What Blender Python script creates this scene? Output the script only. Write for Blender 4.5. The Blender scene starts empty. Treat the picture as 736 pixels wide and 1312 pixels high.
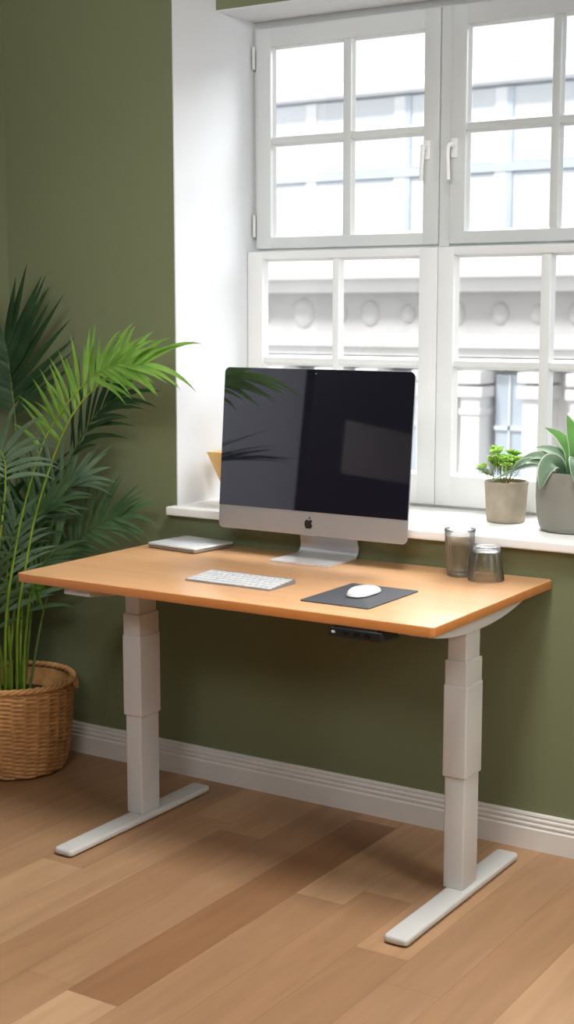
import bpy, bmesh, math, random
from mathutils import Vector, Matrix
random.seed(11)
SC = bpy.context.scene
COL = SC.collection
V = Vector
PI = math.pi

# ---------------------------------------------------------------- materials
def srgb(r, g, b):
    f = lambda c: (c/255/12.92) if c/255 <= .04045 else ((c/255+.055)/1.055)**2.4
    return (f(r), f(g), f(b), 1)

def new_mat(name):
    m = bpy.data.materials.new(name); m.use_nodes = True
    nt = m.node_tree
    return m, nt, nt.nodes['Principled BSDF'], nt.nodes['Material Output']

def mat(name, col, rough=.5, metal=0, var=.06, scale=8, bump=0, bscale=60, spec=.5, stretch=(1, 1, 1), coat=0, trans=0, ior=None):
    """principled with a noise driven tone variation and optional fine bump"""
    m, nt, p, out = new_mat(name)
    tc = nt.nodes.new('ShaderNodeTexCoord'); mp = nt.nodes.new('ShaderNodeMapping')
    mp.inputs['Scale'].default_value = stretch
    nt.links.new(tc.outputs['Object'], mp.inputs['Vector'])
    n = nt.nodes.new('ShaderNodeTexNoise'); n.inputs['Scale'].default_value = scale; n.inputs['Detail'].default_value = 5
    nt.links.new(mp.outputs['Vector'], n.inputs['Vector'])
    cr = nt.nodes.new('ShaderNodeValToRGB')
    c = V(col[:3])
    cr.color_ramp.elements[0].position = .3; cr.color_ramp.elements[1].position = .7
    cr.color_ramp.elements[0].color = (*(c*(1-var)), 1); cr.color_ramp.elements[1].color = (*(c*(1+var)), 1)
    nt.links.new(n.outputs['Fac'], cr.inputs['Fac']); nt.links.new(cr.outputs['Color'], p.inputs['Base Color'])
    p.inputs['Roughness'].default_value = rough; p.inputs['Metallic'].default_value = metal
    p.inputs['Specular IOR Level'].default_value = spec
    p.inputs['Coat Weight'].default_value = coat
    if ior: p.inputs['IOR'].default_value = ior
    if trans: p.inputs['Transmission Weight'].default_value = trans
    if bump:
        n2 = nt.nodes.new('ShaderNodeTexNoise'); n2.inputs['Scale'].default_value = bscale; n2.inputs['Detail'].default_value = 4
        nt.links.new(mp.outputs['Vector'], n2.inputs['Vector'])
        b = nt.nodes.new('ShaderNodeBump'); b.inputs['Strength'].default_value = bump; b.inputs['Distance'].default_value = .004
        nt.links.new(n2.outputs['Fac'], b.inputs['Height']); nt.links.new(b.outputs['Normal'], p.inputs['Normal'])
    return m

def mat_wood(name, c0, c1, rough=.4, axis='x', coat=.0):
    m, nt, p, out = new_mat(name)
    tc = nt.nodes.new('ShaderNodeTexCoord'); mp = nt.nodes.new('ShaderNodeMapping')
    mp.inputs['Scale'].default_value = (1.2, 14, 14) if axis == 'x' else ((14, 1.2, 14) if axis == 'y' else (14, 14, 1.2))
    nt.links.new(tc.outputs['Object'], mp.inputs['Vector'])
    n = nt.nodes.new('ShaderNodeTexNoise'); n.inputs['Scale'].default_value = 2.2; n.inputs['Detail'].default_value = 8; n.inputs['Distortion'].default_value = .6
    n2 = nt.nodes.new('ShaderNodeTexNoise'); n2.inputs['Scale'].default_value = 12; n2.inputs['Detail'].default_value = 4
    nt.links.new(mp.outputs['Vector'], n.inputs['Vector']); nt.links.new(mp.outputs['Vector'], n2.inputs['Vector'])
    mx = nt.nodes.new('ShaderNodeMix'); mx.data_type = 'FLOAT'; mx.inputs[0].default_value = .3
    nt.links.new(n.outputs['Fac'], mx.inputs[2]); nt.links.new(n2.outputs['Fac'], mx.inputs[3])
    cr = nt.nodes.new('ShaderNodeValToRGB')
    cr.color_ramp.elements[0].position = .3; cr.color_ramp.elements[1].position = .72
    cr.color_ramp.elements[0].color = c0; cr.color_ramp.elements[1].color = c1
    nt.links.new(mx.outputs[0], cr.inputs['Fac']); nt.links.new(cr.outputs['Color'], p.inputs['Base Color'])
    p.inputs['Roughness'].default_value = rough; p.inputs['Coat Weight'].default_value = coat
    return m

def mat_glass_pane():
    m, nt, p, out = new_mat('window_glass'); nt.nodes.remove(p)
    t = nt.nodes.new('ShaderNodeBsdfTransparent'); g = nt.nodes.new('ShaderNodeBsdfGlossy'); g.inputs['Roughness'].default_value = .02
    n = nt.nodes.new('ShaderNodeTexNoise'); n.inputs['Scale'].default_value = 3
    mx = nt.nodes.new('ShaderNodeMixShader'); mx.inputs[0].default_value = .06
    mr = nt.nodes.new('ShaderNodeMapRange'); mr.inputs[3].default_value = .04; mr.inputs[4].default_value = .08
    nt.links.new(n.outputs['Fac'], mr.inputs[0]); nt.links.new(mr.outputs[0], mx.inputs[0])
    t.inputs['Color'].default_value = (.97, .98, .98, 1)
    nt.links.new(t.outputs[0], mx.inputs[1]); nt.links.new(g.outputs[0], mx.inputs[2]); nt.links.new(mx.outputs[0], out.inputs['Surface'])
    return m

def mat_drinking_glass(name, tint=(1, 1, 1, 1), ior=1.45, rough=0.0):
    m, nt, p, out = new_mat(name)
    p.inputs['Transmission Weight'].default_value = 1; p.inputs['IOR'].default_value = ior
    p.inputs['Roughness'].default_value = rough; p.inputs['Base Color'].default_value = tint
    return m

def mat_clear(name, refr, ior=1.45, tint=(1, 1, 1, 1)):
    """thin drinking glass: mostly clear, partly refracting, mirror-like at grazing angles"""
    m, nt, p, out = new_mat(name); nt.nodes.remove(p)
    t = nt.nodes.new('ShaderNodeBsdfTransparent'); t.inputs['Color'].default_value = tint
    r = nt.nodes.new('ShaderNodeBsdfGlass'); r.inputs['IOR'].default_value = ior; r.inputs['Roughness'].default_value = 0; r.inputs['Color'].default_value = tint
    a = nt.nodes.new('ShaderNodeMixShader'); a.inputs[0].default_value = refr
    nt.links.new(t.outputs[0], a.inputs[1]); nt.links.new(r.outputs[0], a.inputs[2]); g = nt.nodes.new('ShaderNodeBsdfGlossy'); g.inputs['Roughness'].default_value = .3
    fr = nt.nodes.new('ShaderNodeFresnel'); fr.inputs['IOR'].default_value = ior
    b = nt.nodes.new('ShaderNodeMixShader'); nt.links.new(fr.outputs[0], b.inputs[0])
    nt.links.new(a.outputs[0], b.inputs[1]); nt.links.new(g.outputs[0], b.inputs[2]); nt.links.new(b.outputs[0], out.inputs['Surface'])
    return m

def mat_floor():
    m, nt, p, out = new_mat('oak_floor')
    at = nt.nodes.new('ShaderNodeAttribute'); at.attribute_name = 'plank'
    tc = nt.nodes.new('ShaderNodeTexCoord'); mp = nt.nodes.new('ShaderNodeMapping'); mp.inputs['Scale'].default_value = (9, .8, 9)
    nt.links.new(tc.outputs['Object'], mp.inputs['Vector'])
    ad = nt.nodes.new('ShaderNodeVectorMath'); ad.operation = 'ADD'
    sc = nt.nodes.new('ShaderNodeVectorMath'); sc.operation = 'SCALE'; sc.inputs['Scale'].default_value = 7
    nt.links.new(at.outputs['Color'], sc.inputs[0]); nt.links.new(mp.outputs['Vector'], ad.inputs[0]); nt.links.new(sc.outputs[0], ad.inputs[1])
    n = nt.nodes.new('ShaderNodeTexNoise'); n.inputs['Scale'].default_value = 2.5; n.inputs['Detail'].default_value = 7; n.inputs['Distortion'].default_value = .8
    nt.links.new(ad.outputs[0], n.inputs['Vector'])
    cr = nt.nodes.new('ShaderNodeValToRGB')
    cr.color_ramp.elements[0].position = .3; cr.color_ramp.elements[1].position = .75
    cr.color_ramp.elements[0].color = (.86, .85, .83, 1); cr.color_ramp.elements[1].color = (1.1, 1.1, 1.1, 1)
    nt.links.new(n.outputs['Fac'], cr.inputs['Fac'])
    mx = nt.nodes.new('ShaderNodeMix'); mx.data_type = 'RGBA'; mx.blend_type = 'MULTIPLY'; mx.inputs[0].default_value = 1
    nt.links.new(at.outputs['Color'], mx.inputs[6]); nt.links.new(cr.outputs['Color'], mx.inputs[7])
    nt.links.new(mx.outputs[2], p.inputs['Base Color'])
    p.inputs['Roughness'].default_value = .48; p.inputs['Specular IOR Level'].default_value = .3
    return m

def mat_leaf(name, c0, c1, rough=.42, trans=.25):
    m, nt, p, out = new_mat(name)
    tc = nt.nodes.new('ShaderNodeTexCoord')
    n = nt.nodes.new('ShaderNodeTexNoise'); n.inputs['Scale'].default_value = 9; n.inputs['Detail'].default_value = 3
    nt.links.new(tc.outputs['Object'], n.inputs['Vector'])
    cr = nt.nodes.new('ShaderNodeValToRGB'); cr.color_ramp.elements[0].position = .35; cr.color_ramp.elements[1].position = .65
    cr.color_ramp.elements[0].color = c0; cr.color_ramp.elements[1].color = c1
    nt.links.new(n.outputs['Fac'], cr.inputs['Fac']); nt.links.new(cr.outputs['Color'], p.inputs['Base Color'])
    p.inputs['Roughness'].default_value = rough
    t = nt.nodes.new('ShaderNodeBsdfTranslucent'); nt.links.new(cr.outputs['Color'], t.inputs['Color'])
    mx = nt.nodes.new('ShaderNodeMixShader'); mx.inputs[0].default_value = trans
    nt.links.new(p.outputs[0], mx.inputs[1]); nt.links.new(t.outputs[0], mx.inputs[2]); nt.links.new(mx.outputs[0], out.inputs['Surface'])
    return m

M = dict(
    wall=mat('green_wall_paint', srgb(119, 125, 93), .62, var=.03, scale=1.5, bump=.05, bscale=180, spec=.25),
    white=mat('white_paint', srgb(233, 233, 231), .45, var=.015, scale=3, spec=.4),
    reveal=mat('white_plaster', srgb(218, 220, 223), .7, var=.015, scale=2, bump=.03, bscale=120, spec=.2),
    wall_grey=mat('grey_wall_paint', srgb(150, 152, 155), .7, var=.02),
    backdrop_blue=mat('backdrop_blue', srgb(186, 192, 215), .5, var=.02),  # bluish tint of the screen reflection put into this colour
    ceiling=mat('ceiling_paint', srgb(225, 225, 220), .8, var=.01),
    skirting=mat('skirting_paint', srgb(228, 225, 219), .42, var=.02),
    sill=mat('sill_paint', srgb(238, 237, 234), .35, var=.015, scale=5),
    frame_low=mat('lower_frame_paint', srgb(226, 227, 226), .4, var=.015),
    frame=mat('window_frame_backlit', srgb(208, 211, 210), .4, var=.015),  # same white as the lower frames, backlit shade put into the colour
    hinge=mat('hinge_paint', srgb(205, 205, 200), .4),
    pane=mat_glass_pane(),
    floor=mat_floor(),
    gap=mat('floor_gap', srgb(96, 66, 44), .8),
    desk=mat_wood('beech_desktop', srgb(204, 153, 108), srgb(219, 170, 124), .30, 'x', coat=.12),
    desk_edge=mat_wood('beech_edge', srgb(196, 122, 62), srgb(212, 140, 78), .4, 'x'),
    steel=mat('white_powder_coat', srgb(214, 214, 212), .5, var=.015, bump=.02, bscale=400),
    black=mat('black_plastic', srgb(28, 28, 30), .4, var=.05),
    black2=mat('black_button', srgb(12, 12, 13), .3),
    pale=mat('pale_print', srgb(200, 200, 205), .5),
    alu=mat('brushed_aluminium', srgb(174, 176, 178), .40, metal=.6, var=.02, scale=4),
    stand=mat('satin_aluminium', srgb(226, 227, 228), .35, metal=.55, var=.01),
    screen=mat('black_screen_glass', srgb(24, 24, 33), .03, var=.02, spec=1.0, ior=1.75),
    logo=mat('logo_black', srgb(30, 28, 27), .35),
    key_deck=mat('keyboard_deck', srgb(150, 150, 152), .4, metal=.4),
    key=mat('white_key', srgb(214, 215, 217), .45, var=.01),
    pad=mat('charcoal_pad', srgb(66, 67, 72), .75, var=.05, scale=30, bump=.1, bscale=500),
    mouse=mat('white_gloss', srgb(238, 238, 238), .2, var=.01, coat=.4),
    mouse_base=mat('grey_base', srgb(120, 120, 122), .4),
    lap_top=mat('silver_lid', srgb(222, 224, 227), .35, metal=.35, var=.03, scale=14),
    lap_base=mat('grey_base_shell', srgb(150, 148, 146), .4, metal=.5),
    concrete=mat('concrete_pot', srgb(160, 148, 130), .85, var=.14, scale=26, bump=.25, bscale=90),
    ceramic=mat('grey_ceramic', srgb(128, 126, 116), .5, var=.07, scale=12, bump=.06, bscale=50),
    soil=mat('dark_soil', srgb(44, 34, 26), .95, var=.4, scale=90, bump=.8, bscale=120),
    grit=mat('brown_grit', srgb(128, 104, 74), .95, var=.3, scale=120, bump=.8, bscale=160),
    wicker=mat('wicker', srgb(202, 150, 94), .55, var=.2, scale=40, bump=.2, bscale=150),
    holder=mat_wood('pale_wood', srgb(205, 160, 95), srgb(232, 192, 130), .5, 'z'),
    glass=mat_clear('clear_glass', .18),
    glass_rib=mat_clear('ribbed_glass', .35),
    water=mat_clear('water', .3, ior=1.33, tint=(.97, .96, .90, 1)),
    leaf_dark=mat_leaf('palm_leaf_dark', srgb(34, 58, 34), srgb(48, 76, 42), .45, .12),  # darkness of shaded and silhouetted fronds put into the leaf colour
    leaf_mid=mat_leaf('palm_leaf_mid', srgb(72, 104, 68), srgb(102, 134, 90), .36, .2),  # grey-green carries the sky gloss on the leaves
    leaf_bright=mat_leaf('palm_leaf_bright', srgb(104, 148, 56), srgb(138, 180, 84), .38, .35),
    leaf_blue=mat_leaf('palm_leaf_blue', srgb(92, 124, 100), srgb(124, 152, 122), .36, .2),
    stem=mat_leaf('palm_stem', srgb(112, 148, 42), srgb(150, 178, 66), .4, .2),
    stem_dark=mat_leaf('palm_stem_dark', srgb(74, 96, 40), srgb(96, 118, 52), .4, .1),
    fern=mat_leaf('small_plant_green', srgb(158, 200, 84), srgb(200, 230, 136), .5, .5),
    fern_pale=mat_leaf('small_plant_pale', srgb(150, 172, 130), srgb(180, 198, 160), .5, .3),
    fern_stem=mat_leaf('small_plant_stem', srgb(120, 138, 70), srgb(150, 160, 98), .5, .1),
    broad=mat_leaf('broad_leaf', srgb(84, 112, 84), srgb(122, 146, 118), .5, .2),
    broad_green=mat_leaf('broad_leaf_green', srgb(88, 140, 70), srgb(120, 170, 92), .5, .35),
    broad_rim=mat_leaf('broad_leaf_margin', srgb(176, 192, 170), srgb(198, 208, 190), .5, .2),
    stone=mat('pale_stone', srgb(236, 233, 232), .8, var=.04, scale=2),
    stone_grey=mat('grey_frieze', srgb(204, 201, 200), .85, var=.06, scale=3),
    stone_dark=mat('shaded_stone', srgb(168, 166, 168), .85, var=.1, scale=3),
    facade_glass=mat('facade_glass', srgb(196, 206, 217), .35, var=.08, scale=1.2),
    office=mat('office_panel', srgb(224, 228, 233), .5, var=.03, scale=1),
    office_blue=mat('office_blue', srgb(226, 230, 235), .5, var=.05, scale=.8),  # milky haze of the outside view put into the pale facade colours
    office_rail=mat('office_rail', srgb(204, 213, 224), .5),
    office_white=mat('office_white', srgb(246, 247, 250), .6, var=.01),
    asphalt=mat('street_asphalt', srgb(150, 150, 150), .9, var=.1),
    backdrop_dark=mat('dark_panel_paint', srgb(30, 28, 30), .5, var=.1),
    grey_panel=mat('grey_panel', srgb(150, 148, 152), .5),
)

# ---------------------------------------------------------------- mesh helpers
def rbox(bm, x0, x1, y0, y1, z0, z1, bev=0, seg=2, mi=0):
    r = bmesh.ops.create_cube(bm, size=1)
    vs = r['verts']
    for v in vs:
        v.co = V(((x0+x1)/2+v.co.x*(x1-x0), (y0+y1)/2+v.co.y*(y1-y0), (z0+z1)/2+v.co.z*(z1-z0)))
    fs = list({f for v in vs for f in v.link_faces})
    for f in fs: f.material_index = mi
    if bev:
        es = list({e for v in vs for e in v.link_edges})
        bmesh.ops.bevel(bm, geom=es, offset=bev, segments=seg, affect='EDGES', profile=.6, clamp_overlap=True, material=mi)
    return vs

def rounded_rect(x0, x1, y0, y1, r, seg=6):
    pts = []
    for cx, cy, a0 in ((x1-r, y1-r, 0), (x0+r, y1-r, PI/2), (x0+r, y0+r, PI), (x1-r, y0+r, 1.5*PI)):
        for k in range(seg+1):
            a = a0+PI/2*k/seg
            pts.append((cx+r*math.cos(a), cy+r*math.sin(a)))
    return pts

def slab(bm, pts, z0, z1, bev=0, bseg=3, f=None, mi=0):
    """extruded outline (pts counter-clockwise) with rounded top and bottom rims; f maps (x,y,z) to space"""
    f = f or (lambda x, y, z: (x, y, z))
    n = len(pts); area = sum(pts[i][0]*pts[(i+1) % n][1]-pts[(i+1) % n][0]*pts[i][1] for i in range(n))
    if area < 0: pts = pts[::-1]
    def inset(d):
        out = []
        for i in range(n):
            p0, p1, p2 = V(pts[i-1]), V(pts[i]), V(pts[(i+1) % n])
            e1, e2 = (p1-p0), (p2-p1)
            if e1.length < 1e-9: e1 = e2
            if e2.length < 1e-9: e2 = e1
            n1 = V((-e1.y, e1.x)).normalized(); n2 = V((-e2.y, e2.x)).normalized()
            b = (n1+n2)
            if b.length < 1e-6: b = n1
            b.normalize(); out.append(p1+b*d/max(.5, b.dot(n1)))
        return out
    rings = []
    if bev:
        for k in range(bseg+1):
            a = PI/2*k/bseg; rings.append((bev*(1-math.sin(a)), z0+bev*(1-math.cos(a))))
        for k in range(bseg+1):
            a = PI/2*(1-k/bseg); rings.append((bev*(1-math.sin(a)), z1-bev*(1-math.cos(a))))
    else: rings = [(0, z0), (0, z1)]
    vr = [[bm.verts.new(f(p[0], p[1], z)) for p in inset(d)] for d, z in rings]
    for a, b in zip(vr, vr[1:]):
        for i in range(n):
            q = bm.faces.new((a[i], a[(i+1) % n], b[(i+1) % n], b[i])); q.material_index = mi
    q = bm.faces.new(vr[0][::-1]); q.material_index = mi
    q = bm.faces.new(vr[-1]); q.material_index = mi

def lathe(bm, prof, c=(0, 0, 0), seg=48, closed=False, rf=None):
    """prof: list of (r,z); closed joins last ring to the first"""
    rings = []
    for r, z in prof:
        if r < 1e-6: rings.append([bm.verts.new((c[0], c[1], c[2]+z))]); continue
        ring = []
        for k in range(seg):
            a = 2*PI*k/seg; rr = r*(rf(a, z) if rf else 1)
            ring.append(bm.verts.new((c[0]+rr*math.cos(a), c[1]+rr*math.sin(a), c[2]+z)))
        rings.append(ring)
    pairs = list(zip(rings, rings[1:])) + ([(rings[-1], rings[0])] if closed else [])
    for a, b in pairs:
        for k in range(seg):
            l = (k+1) % seg
            if len(a) == 1 and len(b) == 1: continue
            if len(a) == 1: bm.faces.new((a[0], b[l], b[k]))
            elif len(b) == 1: bm.faces.new((a[k], a[l], b[0]))
            else: bm.faces.new((a[k], a[l], b[l], b[k]))

def catmull(pts, n):
    P = [V(p) for p in pts]; P = [P[0]*2-P[1]]+P+[P[-1]*2-P[-2]]
    out = []; m = len(P)-3
    for i in range(n+1):
        t = i/n*m; k = min(int(t), m-1); u = t-k
        a, b, c, d = P[k:k+4]
        out.append(.5*((2*b)+(c-a)*u+(2*a-5*b+4*c-d)*u*u+(3*b-a-3*c+d)*u**3))
    return out

def tube(bm, pts, r, seg=8, cap=True):
    """pts list of vectors, r number or function of 0..1"""
    pts = [V(p) for p in pts]; n = len(pts); rings = []
    up = None
    for i, p in enumerate(pts):
        t = (pts[min(i+1, n-1)]-pts[max(i-1, 0)]).normalized()
        if up is None:
            up = t.cross(V((0, 0, 1)));
            if up.length < .1: up = t.cross(V((1, 0, 0)))
            up.normalize()
        up = (up-t*up.dot(t)).normalized(); w = t.cross(up)
        rr = r(i/(n-1)) if callable(r) else r
        rings.append([bm.verts.new(p+up*rr*math.cos(2*PI*k/seg)+w*rr*math.sin(2*PI*k/seg)) for k in range(seg)])
    for a, b in zip(rings, rings[1:]):
        for k in range(seg): bm.faces.new((a[k], a[(k+1) % seg], b[(k+1) % seg], b[k]))
    if cap: bm.faces.new(rings[0][::-1]); bm.faces.new(rings[-1])

def tag(o, label=None, cat=None, group=None, kind=None):
    if label: o['label'] = label
    if cat: o['category'] = cat
    if group: o['group'] = group
    if kind: o['kind'] = kind
    return o

def root_of(o):
    while o.parent: o = o.parent
    return o

def obj(name, bm, mats, parent=None, smooth=True, angle=40, label=None):
    """bm is in world metres; the mesh is stored relative to the thing's own base"""
    if parent is not None:
        bmesh.ops.translate(bm, verts=bm.verts, vec=-root_of(parent).location)
    bmesh.ops.recalc_face_normals(bm, faces=bm.faces)
    me = bpy.data.meshes.new(name); bm.to_mesh(me); bm.free()
    for m in (mats if isinstance(mats, (list, tuple)) else [mats]): me.materials.append(m)
    if smooth:
        me.polygons.foreach_set('use_smooth', [True]*len(me.polygons))
        try: me.set_sharp_from_angle(angle=math.radians(angle))
        except Exception: pass
    o = bpy.data.objects.new(name, me); COL.objects.link(o)
    if parent is not None: o.parent = parent
    if label: o['label'] = label
    return o

def thing(name, loc, label, cat, group=None, kind=None):
    o = bpy.data.objects.new(name, None); COL.objects.link(o)
    o.location = loc; o.empty_display_size = .05
    return tag(o, label, cat, group, kind)

def struct(name, bm, mats, label=None, smooth=False, cat=None):
    o = obj(name, bm, mats, None, smooth); o['kind'] = 'structure'
    if label: o['label'] = label
    if cat: o['category'] = cat
    return o

def B(): return bmesh.new()
def boxes(*bs, bev=0, seg=2):
    bm = B()
    for b in bs: rbox(bm, *b, bev=bev, seg=seg)
    return bm

# ---------------------------------------------------------------- room shell
XL, XR, YF, YB, H = -.655, 3.6, .69, -4.6, 2.95      # left, right, window wall, rear wall, ceiling
OX0, OX1 = .021, 1.405                               # window recess
ST, SB = .843, .817                                  # sill top / bottom
SOF, LY = 2.335, .908                                # soffit height, lintel face
GY = 1.135                                            # outer face of the wall

bm = boxes((XL-.2, OX0-.004, YF, GY, -.1, H+.1), (OX1+.004, XR+.2, YF, GY, -.1, H+.1), (OX0-.004, OX1+.004, YF, GY, -.1, SB-.002),
           (OX0-.004, OX1+.004, LY, GY, SOF, H+.1))
struct('wall_back', bm, M['wall'], 'olive green window wall behind the desk', cat='wall')
struct('wall_left', boxes((XL-.2, XL, YB, YF, -.1, H+.1)), M['wall'], 'olive green side wall at the far left edge', cat='wall')
struct('wall_right', boxes((XR, XR+.2, YB, YF, -.1, H+.1)), M['wall_grey'], 'grey wall on the right side of the room', cat='wall')
struct('wall_front', boxes((XL-.2, XR+.2, YB-.2, YB, -.1, H+.1)), M['wall_grey'], 'grey wall behind the viewer', cat='wall')
struct('ceiling', boxes((XL-.2, XR+.2, YB-.2, GY, H, H+.15)), M['ceiling'], 'white flat ceiling', cat='ceiling')
# recess linings
struct('trim_1', boxes((OX0-.004, OX0, YF+.0005, GY+.0005, ST, H)), M['reveal'], 'white plastered left reveal of the window recess', cat='window reveal')
struct('trim_2', boxes((OX1, OX1+.004, YF+.0005, GY+.0005, ST, H)), M['reveal'], 'white plastered right reveal of the window recess', cat='window reveal')
struct('trim_3', boxes((OX0, OX1, LY+.0005, GY+.0005, SOF-.004, SOF)), M['reveal'], 'white soffit above the upper windows', cat='window reveal')
# sill
bm = B(); rbox(bm, .003, 1.42, .65, 1.115, SB, ST, bev=.005, seg=3)
struct('trim_4', bm, M['sill'], 'deep white window sill behind the desk', smooth=True, cat='window sill')

# skirting: a stepped profile run along the walls
PROF = [(0, 0), (.018, 0), (.018, .056), (.0165, .058), (.013, .060), (.013, .063), (.0155, .066), (.0155, .070), (.0105, .073), (.0105, .076), (.013, .079), (.013, .083), (.008, .087), (.008, .090), (.0105, .092), (.009, .097), (.005, .099), (0, .099)]
def skirting(name, a, b, nrm, label):
    bm = B(); a, b, nrm = V(a), V(b), V(nrm)
    ra = [bm.verts.new(a+nrm*d+V((0, 0, z))) for d, z in PROF]; rb = [bm.verts.new(b+nrm*d+V((0, 0, z))) for d, z in PROF]
    for i in range(len(PROF)-1): bm.faces.new((ra[i], ra[i+1], rb[i+1], rb[i]))
    bm.faces.new((ra[-1], ra[0], rb[0], rb[-1])); bm.faces.new(ra); bm.faces.new(rb[::-1])
    struct(name, bm, M['skirting'], label, cat='skirting board')
skirting('baseboard_back', (XL, YF, 0), (XR, YF, 0), (0, -1, 0), 'white moulded skirting board along the wall behind the desk')
skirting('baseboard_left', (XL, YB, 0), (XL, YF-.018, 0), (1, 0, 0), 'white moulded skirting board along the left wall')

# floor of individual boards with a tone each (one colour attribute)
PW, PH = .1372, .689
bm = B(); lay = bm.loops.layers.float_color.new('plank')
tones = [srgb(181, 144, 110), srgb(174, 136, 103), srgb(190, 153, 118), srgb(167, 129, 96), srgb(184, 146, 111)]
def plank(x0, x1, y0, y1, c):
    g = .0003
    vs = [bm.verts.new((x, y, 0)) for x, y in ((x0+g, y0+g), (x1-g, y0+g), (x1-g, y1-g), (x0+g, y1-g))]
    f = bm.faces.new(vs)
    for l in f.loops: l[lay] = c
rnd = random.Random(5)
i0 = int(math.floor((XL-PH)/PW)); i1 = int(math.ceil((XR-PH)/PW))
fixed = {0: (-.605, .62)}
for i in range(i0, i1):
    x0, x1 = max(PH+i*PW, XL), min(PH+(i+1)*PW, XR)
    if x1-x0 < .002: continue
    if i in fixed:
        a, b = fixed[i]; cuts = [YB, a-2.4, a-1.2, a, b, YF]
    else:
        y = YF-rnd.uniform(.2, 1.3); cuts = [YF]
        while y > YB: cuts.append(y); y -= rnd.uniform(1.1, 1.5)
        cuts.append(YB); cuts = sorted(cuts)
    for k in range(len(cuts)-1):
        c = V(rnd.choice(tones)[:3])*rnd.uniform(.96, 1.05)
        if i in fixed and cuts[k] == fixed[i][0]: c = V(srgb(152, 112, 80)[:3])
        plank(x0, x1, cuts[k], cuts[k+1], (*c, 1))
for v in [bm.verts.new(p) for p in ()]: pass
base = [bm.verts.new(p) for p in ((XL-.2, YB-.2, -.004), (XR+.2, YB-.2, -.004), (XR+.2, YF+.1, -.004), (XL-.2, YF+.1, -.004))]
f = bm.faces.new(base); f.material_index = 1
bot = [bm.verts.new(v.co-V((0, 0, .1))) for v in base]
q = bm.faces.new(bot[::-1]); q.material_index = 1
for k in range(4):
    q = bm.faces.new((base[k], bot[k], bot[(k+1) % 4], base[(k+1) % 4])); q.material_index = 1
me = bpy.data.meshes.new('floor'); bm.to_mesh(me); bm.free()
me.materials.append(M['floor']); me.materials.append(M['gap'])
fl = bpy.data.objects.new('floor', me); COL.objects.link(fl); tag(fl, 'warm brown wooden plank floor under the desk', 'floor', kind='structure')

# ---------------------------------------------------------------- windows
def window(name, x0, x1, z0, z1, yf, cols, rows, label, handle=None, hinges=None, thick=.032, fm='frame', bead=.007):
    """cols/rows: list of (lo,hi) of the panes; front face at yf"""
    t = thing(name, ((x0+x1)/2, yf, z0), label, 'window', kind='structure')
    yb = yf+thick
    bm = B()
    rbox(bm, x0, cols[0][0], yf, yb, z0, z1, bev=.003); rbox(bm, cols[-1][1], x1, yf, yb, z0, z1, bev=.003)
    rbox(bm, cols[0][0]-.002, cols[-1][1]+.002, yf+.0004, yb, z0, rows[0][0], bev=.003); rbox(bm, cols[0][0]-.002, cols[-1][1]+.002, yf+.0004, yb, rows[-1][1], z1, bev=.003)
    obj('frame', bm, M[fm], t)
    bm = B()
    for a, b in zip(cols, cols[1:]): rbox(bm, a[1], b[0], yf+.006, yb-.004, rows[0][0]-.001, rows[-1][1]+.001, bev=.004)
    for a, b in zip(rows, rows[1:]): rbox(bm, cols[0][0]-.001, cols[-1][1]+.001, yf+.0065, yb-.0045, a[1], b[0], bev=.004)
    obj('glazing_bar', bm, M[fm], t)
    for c in cols:
        for r in rows:
            bm = B(); rbox(bm, c[0]-.003, c[1]+.003, yb-.010, yb-.007, r[0]-.003, r[1]+.003)
            p = obj('pane', bm, M['pane'], t, smooth=False)
            bm = B()   # sloping glazing bead round each pane
            ya, yc = yf+.012, yb-.010
            o = [(c[0], ya, r[0]), (c[1], ya, r[0]), (c[1], ya, r[1]), (c[0], ya, r[1])]
            n = [(c[0]+bead, yc, r[0]+bead), (c[1]-bead, yc, r[0]+bead), (c[1]-bead, yc, r[1]-bead), (c[0]+bead, yc, r[1]-bead)]
            ov = [bm.verts.new(q) for q in o]; nv = [bm.verts.new(q) for q in n]
            for k in range(4): bm.faces.new((ov[k], ov[(k+1) % 4], nv[(k+1) % 4], nv[k]))
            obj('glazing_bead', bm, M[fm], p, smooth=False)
    if handle:
        hx, hz, s = handle
        bm = B(); rbox(bm, hx-.011, hx+.011, yf-.008, yf+.001, hz-.03, hz+.026, bev=.004)
        tube(bm, catmull([(hx, yf-.004, hz+.004), (hx, yf-.03, hz+.006), (hx+s*.004, yf-.038, hz-.005), (hx+s*.002, yf-.04, hz-.05), (hx, yf-.04, hz-.095)], 20), lambda u: .0075-.002*u, 10)
        obj('handle', bm, M['white'], t, label='white lever window handle')
    for hz in hinges or []:
        hx = x0-.006
        bm = B(); tube(bm, [(hx, yf-.004, hz-.035), (hx, yf-.004, hz+.035)], .0055, 10); obj('hinge', bm, M['hinge'], t)
    return t
YU, YLW = 1.10, 1.07
RU = [(1.664, 1.953), (1.975, 2.250)]; RL = [(.943, 1.267), (1.286, 1.594)]
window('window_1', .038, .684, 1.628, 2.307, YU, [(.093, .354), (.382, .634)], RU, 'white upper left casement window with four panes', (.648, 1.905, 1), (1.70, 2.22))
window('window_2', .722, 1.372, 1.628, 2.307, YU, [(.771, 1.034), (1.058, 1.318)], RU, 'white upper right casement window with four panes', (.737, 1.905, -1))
window('window_3', .023, .7005, .852, 1.618, YLW, [(.079, .336), (.359, .640)], RL, 'white lower left fixed window behind the computer', thick=.036, fm='frame_low')
window('window_4', .7025, 1.402, .852, 1.618, YLW, [(.754, 1.025), (1.055, 1.335)], RL, 'white lower right fixed window behind the potted plants', thick=.036, fm='frame_low')
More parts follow.
